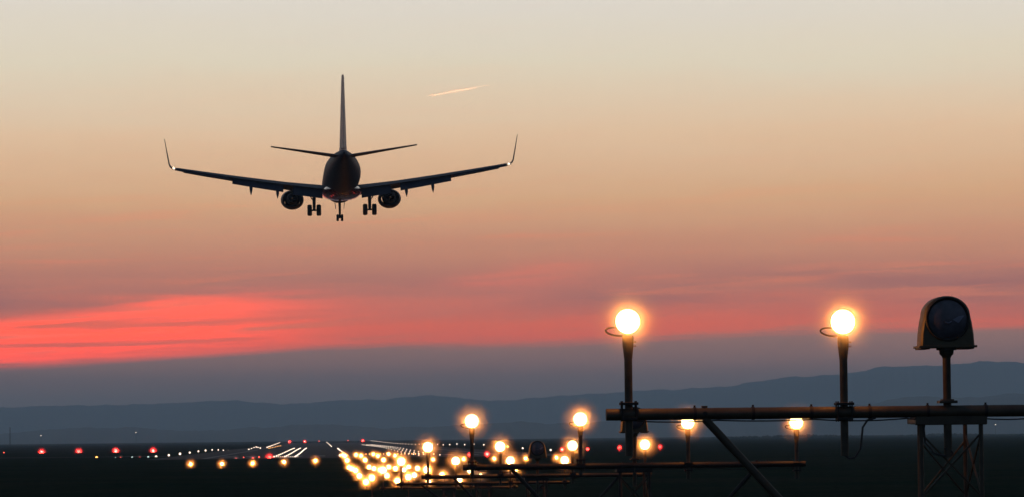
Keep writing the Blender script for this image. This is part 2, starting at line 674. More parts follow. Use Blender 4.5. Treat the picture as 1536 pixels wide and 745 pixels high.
def big_lamp(loc, label, group, power, low=-0.37, side=1, detail=True, r=0.1):
    """lens at z 0; its pole goes down through the beam 0.744 m lower"""
    t = thing('approach_lamp', label, 'approach light', loc, 0, group)
    obj('lens', lens_mesh(r, M['warm']), t, (0, 0, 0))
    h_ = obj('housing', housing_mesh(r), t)

    def pole():
        mb = MB()
        mb.lathe([(0.001, -0.744 + low), (0.033, -0.744 + low), (0.033, -0.28)], 'Z', 16)
        return mb.mesh('pole', M['mast'])
    obj('pole', cached(('pole', low), pole), t)

    def collar():
        mb = MB()
        mb.lathe([(0.034, -0.31), (0.036, -0.29), (0.046, -0.20), (0.048, -0.135), (0.045, -0.118), (0.03, -0.112), (0.001, -0.112)], 'Z', 20)
        mb.box((0, 0.045, -0.10), (0.05, 0.05, 0.05))
        return mb.mesh('collar', M['mast'])
    obj('collar', cached('collar', collar), t)

    def clamp():
        mb = MB()
        mb.box((0, 0, -0.682), (0.15, 0.15, 0.022))
        mb.box((0, 0, -0.806), (0.13, 0.15, 0.02))
        for sx in (-0.058, 0.058):
            for sy in (-0.058, 0.058):
                mb.tube([(sx, sy, -0.83), (sx, sy, -0.66)], 0.006, 6)
        return mb.mesh('clamp', M['mast_dark'])
    obj('clamp', cached('clamp', clamp), t)
    if detail:
        def bolts():
            mb = MB()
            mb.tube([(0.04, 0, 0), (0.068, 0, 0)], 0.007, 8)
            return mb.mesh('bolt', M['steel'])
        for z in (-0.17, -0.205):
            obj('bolt', cached('bolts', bolts), t, (0, 0, z))

        def cable():
            mb = MB()
            pts = []
            for i in range(19):
                a = R(60) + R(250) * i / 18
                pts.append((-0.085 + 0.095 * math.cos(a), 0.06, -0.082 + 0.034 * math.sin(a) - 0.01 * math.cos(a)))
            pts.append((0.0, 0.03, -0.118))
            mb.tube(pts, 0.008, 8)
            return mb.mesh('cable', M['rubber'])
        obj('cable', cached('cable', cable), t)
    bulb(t, (0, -0.05, 0), power, halo(loc.y), WARM)
    return t


def strobe(loc, label, group, r=0.21, low=-0.4, pole_z=-0.744):
    """hooded flasher: arched housing 0.42 m wide with a dark round glass facing the approach; centre of the glass at z 0"""
    t = thing('strobe_light', label, 'flasher', loc, 0, group)
    mb = MB()
    prof = []
    for i in range(25):
        a = math.pi * i / 24
        prof.append((0.195 * math.cos(a), 0.035 + 0.165 * math.sin(a)))
    # left side down to the foot, slightly flared
    out = [(0.228, -0.215)] + [(0.222, -0.12), (0.208, -0.02)] + prof + [(-0.208, -0.02), (-0.222, -0.12), (-0.228, -0.215)]
    rings = []
    for y, s in ((-0.085, 0.93), (-0.07, 0.985), (-0.05, 1.0), (0.12, 1.0), (0.20, 0.93), (0.25, 0.75), (0.265, 0.5)):
        rings.append([Vector((x * s, y, (z + 0.215) * s - 0.215)) for x, z in out])
    mb.loft(rings)
    mb.build('housing', M['housing'], t, True, 35)
    mb = MB()
    mb.lathe([(0.160, -0.088), (0.178, -0.100), (0.184, -0.094), (0.186, -0.075)], 'Y', 40, (0, 0, 0.005))
    mb.build('bezel', M['mast_dark'], t)
    mb = MB()
    mb.lathe([(0.001, -0.118), (0.06, -0.115), (0.11, -0.107), (0.150, -0.094), (0.162, -0.086)], 'Y', 40, (0, 0, 0.005))
    gl = mb.build('glass', M['glass'], t)
    mb = MB()
    mb.tube([(-0.03, -0.1215, -0.02), (0.0, -0.122, -0.03), (0.03, -0.1215, -0.015)], 0.006, 8)
    mb.add([(0.035, -0.121, 0.0), (0.09, -0.1165, 0.03), (0.14, -0.104, 0.035), (0.085, -0.117, -0.03)], [(0, 1, 2, 3)])
    mb.build('flash_tube', M['reflector'], t)
    mb = MB()
    mb.box((0, 0.06, -0.222), (0.485, 0.32, 0.018))
    mb.box((-0.19, 0.06, -0.236), (0.08, 0.28, 0.014))
    mb.box((0.17, 0.06, -0.236), (0.10, 0.28, 0.014))
    mb.build('base_plate', M['housing'], t)
    mb = MB()
    mb.lathe([(0.001, -0.232), (0.085, -0.232), (0.085, -0.250), (0.062, -0.252), (0.058, -0.285), (0.042, -0.30), (0.034, -0.32), (0.034, pole_z + low), (0.001, pole_z + low)], 'Z', 18)
    mb.box((0, 0, pole_z + 0.062), (0.15, 0.15, 0.022))
    mb.box((0, 0, pole_z + 0.075), (0.10, 0.10, 0.02))
    mb.build('pole', M['mast'], t)
    return t


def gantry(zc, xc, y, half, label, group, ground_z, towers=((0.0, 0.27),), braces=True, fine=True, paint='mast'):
    """a crossbar on a lattice tower; zc, xc, y: middle of the beam"""
    t = thing('light_gantry', label, 'gantry', (xc, y, ground_z), 0, group)
    zb = zc - ground_z
    mb = MB()
    mb.tube([(-half, 0, zb), (half, 0, zb)], 0.050, 18)
    mb.build('beam', M[paint], t)
    if fine:
        def clip():
            mb = MB()
            mb.lathe([(0.050, -0.012), (0.056, -0.012), (0.056, 0.012), (0.050, 0.012)], 'X', 18, (0, 0, 0))
            mb.box((0, 0, 0.060), (0.016, 0.016, 0.022))
            return mb.mesh('cable_clip', M['mast_dark'])
        for k in range(12):
            obj('cable_clip', cached('clip', clip), t, (-half + 0.25 + k * (2 * half - 0.4) / 11, 0, zb))
        mb = MB()
        x = -half + 0.25
        while x < half - 0.3:
            L = rnd.uniform(0.55, 0.95)
            sag = rnd.uniform(0.008, 0.03)
            pts = [(x + L * i / 8, -0.015, zb - 0.055 - sag * 4 * (i / 8) * (1 - i / 8)) for i in range(9)]
            mb.tube(pts, 0.0065, 6)
            mb.build('supply_cable', M['rubber'], t)
            mb = MB()
            x += L
    for tx_, hw in towers:
        top = zb - 0.075
        mb = MB()
        mb.box((tx_, 0, top), (2 * hw + 0.06, 0.07, 0.075))
        mb.box((tx_, 0.42, top), (2 * hw + 0.0, 0.05, 0.06))
        mb.box((tx_ - hw, 0.21, top - 0.002), (0.05, 0.46, 0.05))
        mb.box((tx_ + hw, 0.21, top - 0.002), (0.05, 0.46, 0.05))
        mb.build('cap_frame', M[paint], t)
        legs = []
        for sx, yy, k in ((-1, -0.0, 0.93), (1, -0.0, 0.93), (-1, 0.42, 0.72), (1, 0.42, 0.72)):
            mb = MB()
            a = Vector((tx_ + sx * hw * k, yy, top - 0.035))
            b = Vector((tx_ + sx * hw * (k * 0.98 + 0.03), yy + (0.05 if yy else 0), 0.0))
            mb.tube([a, b], 0.019, 8)
            mb.build('leg', M[paint], t)
            legs.append((a, b))
        if top > 0.5:
            nb = max(2, int(top / 0.52))
            for pa, pb in ((0, 1), (2, 3), (0, 2), (1, 3)):
                for i in range(nb):
                    for fl in (0, 1):
                        f0, f1 = (i + 0.12 + 0.1 * (pa == 2)) / nb, (i + 0.98) / nb
                        A = legs[pa][0].lerp(legs[pa][1], f0 if fl else f1)
                        B = legs[pb][0].lerp(legs[pb][1], f1 if fl else f0)
                        mb = MB()
                        mb.tube([A, B], 0.009, 6)
                        mb.build('lattice_bar', M[paint], t)
        mb = MB()
        mb.box((tx_, 0.2, 0.03), (2 * hw + 0.3, 0.8, 0.16))
        mb.build('footing', M['bare'], t)
    if braces:
        for s in (-1, 1):
            mb = MB()
            mb.tube([(s * 2.06, 0, zb - 0.04), (s * 0.32, 0.0, max(0.1, zb - 1.95))], 0.034, 12)
            mb.build('brace', M[paint], t)
            if fine:
                mb = MB()
                mb.tube([(s * 2.06, -0.055, zb + 0.0), (s * 2.06, 0.055, zb + 0.0)], 0.02, 8)
                mb.tube([(s * 2.06, 0, zb + 0.05), (s * 2.06, 0, zb + 0.066)], 0.026, 8)
                mb.build('brace_joint', M['mast_dark'], t)
    return t


def world_at(px, py, d):
    return P(px, py, d)


POW = 1.0
ordn = ['leftmost', 'second from left', 'third from left', 'rightmost']
rown = ['', 'nearest', 'second', 'third', 'fourth', 'fifth', 'sixth', 'seventh', 'eighth', 'ninth', 'tenth', 'eleventh', 'twelfth', 'thirteenth', 'fourteenth', 'fifteenth', 'sixteenth']
GRP = 'amber approach lamps in rows of four'

# the nearest bar, 30 m off; its two right-hand lamps stand outside the picture
c1 = world_at(1426, 616, 30)
gantry(c1.z, c1.x, c1.y, 2.88, 'nearest steel crossbar on a lattice tower, carrying the two largest lamps', 'gantries of the approach lights', 0.0)
for i, px in enumerate((940, 1264, 1588, 1912)):
    p = world_at(px, 482, 30)
    lab = ['big glowing lamp on the left end of the nearest crossbar', 'big glowing lamp beside the hooded flasher on the nearest crossbar',
           'big glowing lamp right of the hooded flasher, on the nearest crossbar', 'big glowing lamp on the right end of the nearest crossbar'][i]
    if i > 1:
        continue
    t = big_lamp(p, lab, GRP, POW)
    t.location.y = c1.y
    if i == 1:
        mb = MB()
        pts = [(0.0, 0.0, -1.11), (0.03, -0.02, -1.135), (0.08, -0.02, -1.13), (0.125, -0.02, -1.06), (0.14, -0.02, -0.97), (0.15, -0.02, -0.88), (0.19, -0.02, -0.82), (0.26, -0.02, -0.80)]
        mb.tube(pts, 0.009, 8)
        mb.build('drop_cable', M['rubber'], t)
t = strobe(Vector((world_at(1420, 482, 30).x, c1.y, world_at(1420, 479, 30).z)), 'large unlit hooded flasher with dark round glass on the nearest crossbar', 'hooded flashers of the approach lights')
mb = MB()
pts = []
for i in range(26):
    a = 2 * math.pi * i / 20
    pts.append((-0.08 + 0.075 * math.cos(a) + 0.002 * i, 0.0 - 0.001 * i, -1.10 + 0.028 * math.sin(a) - 0.012 * math.cos(a)))
pts = [(-0.18, 0, -0.80), (-0.20, 0, -0.90), (-0.19, 0, -1.02)] + pts[9:] + [(0.0, 0, -1.06)]
mb.tube(pts, 0.009, 8)
mb.build('coiled_cable', M['rubber'], t)

# the bars behind it
bars = {2: (60.4, [707, 870, 1032, 1196], [631, 628, 632.5, 632.5], 951),
        3: (90, [641.5, 750, 859, 968], [670, 669, 667.5, 666], 804.5),
        4: (120, [601.7, 683.4, 765.6, 847.4], [691.5, 690.5, 690, 689.5], 724.5),
        5: (150, [574.5, 640.3, 706.0, 771.5], [704.4, 703.8, 704.2, 703.0], 673)}
for n_, (d, xs, ys_, xc) in bars.items():
    ym = sum(ys_) / 4
    pc = world_at(xc, ym, d)
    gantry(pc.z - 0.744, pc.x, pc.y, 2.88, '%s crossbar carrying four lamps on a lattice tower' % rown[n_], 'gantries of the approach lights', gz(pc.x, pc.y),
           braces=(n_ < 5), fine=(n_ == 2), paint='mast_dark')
    for i in range(4):
        p = world_at(xs[i], ys_[i], d)
        t = big_lamp(p, 'glowing lamp, %s on the %s crossbar' % (ordn[i], rown[n_]), GRP, POW, low=-0.2, detail=(n_ == 2), r=0.1 + 0.008 * (n_ - 1))
        t.location.y = pc.y
        t.location.x += 0
pf = world_at(951, 627, 60.4)
strobe(pf, 'unlit hooded flasher behind the left lamp post of the nearest crossbar', 'hooded flashers of the approach lights')
pf = world_at(806, 672, 90)
strobe(pf, 'small unlit hooded flasher between the middle lamps of the third crossbar', 'hooded flashers of the approach lights')


def stake_lamp(loc, label, group, power, r, mat='warm', col=WARM, name='approach_lamp', cat='approach light'):
    t = thing(name, label, cat, (loc.x, loc.y, gz(loc.x, loc.y)), 0, group)
    hz = max(0.12, loc.z - gz(loc.x, loc.y))
    obj('lens', lens_mesh(r, M[mat]), t, (0, 0, hz))
    obj('housing', housing_mesh(r), t, (0, 0, hz))
    key = round(hz, 1)

    def f():
        mb = MB()
        mb.tube([(0, 0.03, 0), (0, 0.03, key + 0.02)], 0.025, 6)
        mb.box((0, 0.03, 0.02), (0.25, 0.25, 0.04))
        return mb.mesh('stake', M['mast_dark'])
    obj('stake', cached(('stake', key), f), t)
    if power:
        bulb(t, (0, -0.06, hz), power, halo(loc.y), col)
    return t


rows = {6: (180, [557.7, 612.7, 667, 721], [715.8, 714.5, 713, 711.4]),
        7: (210, [549, 596, 642.5, 689.3], [722, 720.5, 721, 719]),
        8: (240, [539, 580.5, 621.5, 663], [713, 712.5, 711.8, 711]),
        9: (270, [533.5, 570, 606, 642.0], [704.8, 704, 703.8, 703.2]),
        10: (300, [528, 561, 593.3, 626.2], [702.4, 702, 701.7, 701.5]),
        11: (330, [523.6, 553.8, 583.2, 612.8], [700.4, 699.8, 699.7, 699.9]),
        12: (360, [520.8, 547.7, 575.2, 601.5], [689.7, 689.2, 689, 688.5]),
        13: (390, [517.4, 541.6, 567, 592.6], [683.4, 682.8, 683, 682.7]),
        14: (430, [514, 534, 560, 583], [681.6, 681.4, 680.5, 680])}
for n_, (d, xs, ys_) in rows.items():
    for i in range(4):
        p = world_at(xs[i], ys_[i], d)
        pw = POW
        small = (n_ == 6 and i > 1)
        stake_lamp(p, 'glowing ground lamp, %s in the %s row of approach lights' % (ordn[i], rown[n_]), GRP, pw * (0.1 if small else 1), (0.06 if small else 0.105 + 0.0055 * n_ - 0.04 * (n_ > 12)))
bar_l = [(286, 695), (333, 695), (379, 694), (426, 692), (473, 690)]
bar_r = [(649.7, 688.3), (695.5, 687.6), (741.3, 687), (788.4, 686.6), (834.7, 685.6)]
nm5 = ['first', 'second', 'third', 'fourth', 'fifth']
for i, (px, py) in enumerate(bar_l):
    stake_lamp(world_at(px, py, 360), '%s amber lamp from the left in the spaced row left of the light cluster' % nm5[i], 'lamps of the long side rows', POW * 0.7, 0.14)
for i, (px, py) in enumerate(bar_r):
    stake_lamp(world_at(px, py, 360), '%s amber lamp from the left in the spaced row right of the light cluster' % nm5[i], 'lamps of the long side rows', POW * 0.8, 0.13)


# ------------------------------------------------------------------ runway, taxiway and far lights
def small_light(name, loc, r, mat, label, cat, group=None, lift=None):
    """a low fitting: a round glass lens on a squat base"""
    g = gz(loc.x, loc.y) if lift is None else lift
    hz = max(r * 1.1, loc.z - g)
    t = thing(name, label, cat, (loc.x, loc.y, loc.z - hz), 0, group)

    def f():
        mb = MB()
        mb.lathe([(0.001, -r), (r * 0.6, -r * 0.8), (r, 0), (r * 0.7, r * 0.7), (0.001, r)], 'Z', 10)
        return mb.mesh('lens', M[mat])
    obj('lens', cached(('sl', round(r, 3), mat), f), t, (0, 0, hz))
    k = round(hz, 1)

    def f2():
        mb = MB()
        mb.lathe([(r * 0.9, 0), (r * 0.6, 0.04), (r * 0.3, 0.06), (r * 0.3, max(0.07, k - r * 0.7))], 'Z', 8)
        return mb.mesh('base', M['bare'])
    obj('base', cached(('sb', round(r, 3), k), f2), t)
    return t


# touchdown-zone barrettes: three to a side, every 30 m
for s, sname in ((-1, 'left'), (1, 'right')):
    for k in range(15 if s < 0 else 26):
        y = 545 + k * 30
        for j, X in enumerate((9.3, 10.9, 12.5)):
            p = Vector((s * X, y, RZ + 0.12 + (0.25 if s < 0 else 0.5) * sstep(600, 900, y)))
            small_light('runway_light', p, 0.115 if s < 0 else 0.09, 'white_lens',
                        '%s light from the near end, %s line, %s half of the runway' % (TENS[k], ('inner', 'middle', 'outer')[j], sname), 'runway light',
                        'touchdown lights on the %s half of the runway' % sname, lift=RZ)
# right edge lights, far and near
px_r = [(665, 666.2), (674.6, 666), (685.4, 665), (697, 666), (710.6, 665.3), (725.7, 666.2), (784, 671.4), (826, 674)]
for i, (px, py) in enumerate(px_r):
    d = 35.5 * F / (px - 479)
    small_light('runway_light', world_at(px, py, d), 0.15, 'white_lens', '%s white light from the left in the spaced line right of the cluster' % ['first', 'second', 'third', 'fourth', 'fifth', 'sixth', 'seventh', 'eighth'][i], 'runway light', 'edge lights along the right side of the runway')
d = 1080
k = 0
while d < 2500:
    px = 479 + 35.5 * F / d
    y = 666.0 - 6.3 * sstep(1080, 2700, d) * 1.0 - (0.6 if d < 1300 else 0)
    small_light('runway_light', world_at(px, y, d), 0.09 + 0.00003 * d, 'white_lens', '%s pinpoint light from the near end of the long receding right edge line' % TENS[k], 'runway light', 'far edge lights of the runway')
    d += 50
    k += 1
px_l = [(253.2, 681.8, 1.0), (270, 679.8, 1.2), (284.6, 677.9, 1), (297.6, 676, 1), (308.3, 674.7, 1.1), (318.2, 673.8, 0.9), (327.4, 673.8, 0.85), (335, 674.4, 0.9), (342.2, 675, 0.9)]
for i, (px, py, k) in enumerate(px_l):
    d = -24.5 * F / (px - 479)
    small_light('runway_light', world_at(px, py, d), 0.17 * k, 'white_lens', '%s white light from the left in the rising line left of the runway' % TENS[i], 'runway light', 'edge lights along the left side of the runway')
for i, (px, py, k) in enumerate([(373.2, 673.5, 1.5), (377.3, 671.8, .8), (381, 670.3, .8), (384.3, 669.5, 1), (387, 670.1, .9), (390.4, 671, 1.1)]):
    small_light('runway_light', world_at(px, py, 1000), 0.17 * k, 'white_lens', '%s tiny white light from the left in the short arc left of the runway' % TENS[i], 'runway light', 'arc of taxiway lights')
for i in range(12):
    t_ = i / 11
    small_light('runway_light', world_at(400.5 + 19 * t_, 670 - 7 * t_, 1100 + 500 * t_), 0.16, 'white_lens', '%s tiny light from the left in the slanting streak above the left threshold lights' % TENS[i], 'runway light', 'slanting streak of far taxiway lights')
for i in range(8):
    t_ = i / 7
    small_light('runway_light', world_at(403.5 + 17.5 * t_, 671.6 - 4 * t_, 1100 + 400 * t_), 0.10, 'amber_lens', '%s faint orange light from the left in the lower streak above the left threshold lights' % TENS[i], 'runway light', 'lower streak of far taxiway lights')
for i in range(5):
    t_ = i / 4
    small_light('runway_light', world_at(490.5 + 6.5 * t_, 662.5 + 6 * t_, 1500 - 400 * t_), 0.16, 'white_lens', '%s tiny light from the top in the short streak above the white lines' % TENS[i], 'runway light', 'short streak of far taxiway lights')
for i in range(8):
    t_ = i / 7
    small_light('runway_light', world_at(507 + 13 * t_, 672 + 10.5 * t_, 900 - 330 * t_), 0.17, 'white_lens', '%s light from the top in the slanting streak at the cluster\'s upper left corner' % TENS[i], 'runway light', 'streak of centreline lights')
small_light('runway_light', world_at(510, 682, 520), 0.17, 'white_lens', 'single white light beside the left corner of the light cluster', 'runway light')
# threshold line
for i in range(12):
    small_light('threshold_light', world_at(415 + i * 2.9, 684.2, 540), 0.06, 'white_lens', '%s pinpoint light from the left in the line under the three slanting rows' % TENS[i], 'threshold light', 'threshold lights')
for i in range(16):
    small_light('threshold_light', world_at(549 + i * 5.3, 680.2 - 0.03 * i, 560), 0.06, 'amber_lens', '%s pinpoint amber light from the left in the line behind the light cluster' % TENS[i], 'threshold light', 'threshold lights behind the cluster')


def stop_light(loc, r, label, group, power=500, mat='red_core', name='obstacle_light', cat='red light'):
    t = small_light(name, loc, r, mat, label, cat, group)
    bulb(t, (0, -r - 0.03, loc.z - t.location.z), power * 3.2, r * 4.0, (1.0, 0.02, 0.015))
    return t


for i, (px, py) in enumerate([(62.7, 677), (118.3, 676.3), (173.8, 675.5), (229.7, 675.3)]):
    p = world_at(px, py, 868)
    t = thing('glide_slope_light', '%s of four big red lights spaced along the far left edge of the field' % ['leftmost', 'second', 'third', 'rightmost'][i], 'glide slope light', (p.x, p.y, gz(p.x, p.y)), 0, 'red glide slope lights')
    hz = p.z - t.location.z

    def f():
        mb = MB()
        mb.box((0, 0.6, 0), (1.0, 1.1, 0.55))
        mb.box((0, 0.02, 0.33), (1.1, 0.25, 0.06))
        return mb.mesh('housing', M['mast_dark'])
    obj('housing', cached('papi', f), t, (0, 0, hz))

    def f():
        mb = MB()
        for sx in (-0.4, 0.4):
            for sy in (0.15, 1.05):
                mb.tube([(sx, sy, 0), (sx, sy, hz - 0.2)], 0.03, 6)
        return mb.mesh('leg', M['mast_dark'])
    obj('stand', cached('papileg', f), t)
    obj('lens', lens_mesh(0.30, M['red_core']), t, (0, 0, hz))
    bulb(t, (0, -0.1, hz), 4.0, 1.15, (1.0, 0.02, 0.015))

reds = [(354, 687.6, 520, .16, 0.8, 'red light between the second and third amber lamp of the left side row'),
        (379.3, 686.8, 520, .17, 0.8, 'red light just above the third amber lamp of the left side row'),
        (404.2, 685.6, 520, .20, 0.8, 'red light at the lower left end of the slanting white rows'),
        (388.7, 684.8, 540, .10, 0, 'small red light right of the red light above the third amber lamp'),
        (365.5, 685, 540, .07, 0, 'faint small red light between two brighter red ones left of the runway'),
        (181, 685.6, 600, .14, 0.8, 'small red light under the third big red light on the left'),
        (209.6, 685.3, 600, .12, 0.8, 'small red light between two white taxiway lights on the left'),
        (730.6, 680, 480, .14, 0.8, 'red light between two amber lamps right of the light cluster'),
        (704.5, 681, 480, .11, 0.8, 'red light beside the post of the leftmost lamp of the second crossbar'),
        (843, 673.4, 620, .15, 0.8, 'red light just left of the third lamp of the third crossbar'),
        (881.5, 672.4, 620, .11, 0.8, 'red light just right of the third lamp of the third crossbar'),
        (929.2, 670.5, 620, .15, 0.8, 'red light left of the nearest crossbar\'s left post foot'),
        (990, 669.3, 620, .14, 0.8, 'red light right of the rightmost lamp of the third crossbar'),
        (434.7, 661.8, 2000, .30, 0.8, 'leftmost red pinpoint at the far end of the runway'),
        (457, 661, 2000, .30, 0.8, 'second red pinpoint from the left at the far end of the runway'),
        (478.6, 660.8, 2000, .20, 0, 'third and faintest red pinpoint at the far end of the runway'),
        (522, 660, 2000, .20, 0, 'fourth red pinpoint from the left at the far end of the runway'),
        (544.3, 659.7, 2000, .32, 0.8, 'rightmost and brightest red pinpoint at the far end of the runway')]
for px, py, d, r, pw, lab in reds:
    p = world_at(px, py, d)
    if pw:
        stop_light(p, r, lab, 'red lights of the airfield', pw)
    else:
        small_light('obstacle_light', p, r, 'red_lens', lab, 'red light', 'red lights of the airfield')
for px, py, mat, r, lab in [(145, 685.6, 'amber_lens', .16, 'orange light between the second and third big red lights on the left'),
                            (149.5, 687, 'white_lens', .11, 'small white light touching the orange light on the left'),
                            (173.2, 686.2, 'cool_lens', .12, 'cool white light beside the small red one under the third big red light'),
                            (198.2, 685.8, 'cool_lens', .13, 'cool white light between two small red lights and the fourth big red one'),
                            (222.3, 685.4, 'cool_lens', .14, 'cool white light just left below the fourth big red light'),
                            (124, 687, 'cool_lens', .07, 'faint cool light below the second big red light on the left'),
                            (234.2, 684.3, 'white_lens', .17, 'warm white light just right below the fourth big red light'),
                            (755.5, 680, 'amber_lens', .13, 'small amber light below the second lamp of the third crossbar'),
                            (761.5, 669, 'amber_lens', .10, 'faint amber light beside the second lamp of the third crossbar')]:
    small_light('taxiway_light', world_at(px, py, 600), r * 1.35, mat, lab, 'taxiway light', 'taxiway lights')
small_light('obstacle_light', world_at(5.8, 678, 868), 0.12, 'red_lens', 'faint red light at the left border of the photo', 'red light', 'red lights of the airfield')


def far_lamp(px, py, d, label):
    p = world_at(px, py, d)
    t = thing('street_lamp', label, 'street lamp', (p.x, p.y, 0), 0, 'far street lamps under the hills')
    mb = MB()
    mb.tube([(0, 0, 0), (0, 0, p.z - 0.2), (0, -0.6, p.z)], 0.09, 6)
    mb.build('pole', M['bare'], t)
    mb = MB()
    mb.lathe([(0.001, -0.3), (0.4, 0.0), (0.001, 0.3)], 'Z', 8, (0, -0.6, p.z))
    mb.build('lamp_head', M['white_lens'], t)


far_lamp(61.5, 652.5, 2700, 'pinpoint street lamp under the hills above the leftmost big red light')
far_lamp(204, 648, 2700, 'pinpoint street lamp under the hills between the third and fourth big red lights')
far_lamp(1493, 636, 2700, 'pinpoint street lamp under the hills right of the lattice tower')

p = world_at(15, 640, 2600)
t = thing('radio_mast', 'thin dark radio mast against the hills at the left border', 'mast', (p.x, p.y, 0))
for sx in (-0.5, 0.5):
    mb = MB()
    mb.tube([(sx, 0, 0), (sx * 0.3, 0, p.z)], [0.16, 0.1], 6)
    mb.build('upright', M['bare'], t)
mb = MB()
for k in range(14):
    z0, z1 = p.z * k / 14, p.z * (k + 1) / 14
    s = 0.5 * (1 if k % 2 else -1)
    mb.tube([(s, 0, z0), (-s * 0.8, 0, z1)], 0.06, 5)
mb.build('lattice', M['bare'], t)


# ------------------------------------------------------------------ the airliner
def airfoil(chord, thick, n=14):
    """closed section in (forward, up), leading edge at 0, trailing edge at -chord"""
    up, lo = [], []
    for i in range(n + 1):
        t = i / n
        x = t * t
        yt = 5 * thick * (0.2969 * math.sqrt(x) - 0.1260 * x - 0.3516 * x * x + 0.2843 * x ** 3 - 0.1015 * x ** 4)
        cam_ = 0.02 * math.sin(math.pi * x) * (1 if thick > 0.0 else 0)
        up.append((-x * chord, (yt + cam_) * chord))
        lo.append((-x * chord, (-yt + cam_) * chord))
    return up + lo[-2:0:-1]


PL = thing('airliner', 'dark twin-engine airliner seen from behind, coming in to land with its wheels down', 'airplane')
fus = MB()
st = [(19.6, 0.05, -0.55), (19.2, 0.55, -0.50), (18.3, 1.05, -0.38), (17.0, 1.48, -0.2), (15.5, 1.75, -0.05), (13.5, 1.88, 0), (8, 1.88, 0), (0, 1.88, 0),
      (-6, 1.88, 0), (-8.5, 1.85, 0.03), (-11, 1.68, 0.18), (-13.5, 1.36, 0.45), (-16, 0.95, 0.78), (-18, 0.55, 1.05), (-19.2, 0.25, 1.2), (-19.5, 0.12, 1.22)]
rings = []
for y, r, zc in st:
    hgt = 1.07 if r > 1.2 else 1.0 + 0.07 * r / 1.2
    rings.append([Vector((r * math.sin(2 * math.pi * k / 32), y, zc + r * hgt * math.cos(2 * math.pi * k / 32))) for k in range(32)])
fus.loft(rings)
fus.build('fuselage', M['navy'], PL, True, 60)
mb = MB()
rings = []
for y, wd, hz in ((8.2, 0.7, 0.10), (6.8, 1.5, 0.32), (4.5, 1.95, 0.55), (0, 2.05, 0.62), (-3.5, 1.95, 0.55), (-6.0, 1.4, 0.35), (-8.0, 0.7, 0.1)):
    rings.append([Vector((wd * math.cos(R(a)), y, -1.55 + (0.15 + hz) * -math.sin(R(a)))) for a in range(0, 360, 15)])
mb.loft(rings)
mb.build('belly_fairing', M['belly_red_glints'], PL, True, 60)


def wing_z(x):
    u = (x - 1.6) / 15.6
    return -1.36 + 0.118 * (x - 1.6) + 0.40 * max(0, u) ** 2.2


def wing_plan(x):
    le = 5.2 - (x - 1.6) * math.tan(R(27.5))
    if x < 5.7:
        te = -2.55 - 0.03 * (x - 1.6)
    else:
        te = -2.67 - (x - 5.7) * 0.155
    return le, te


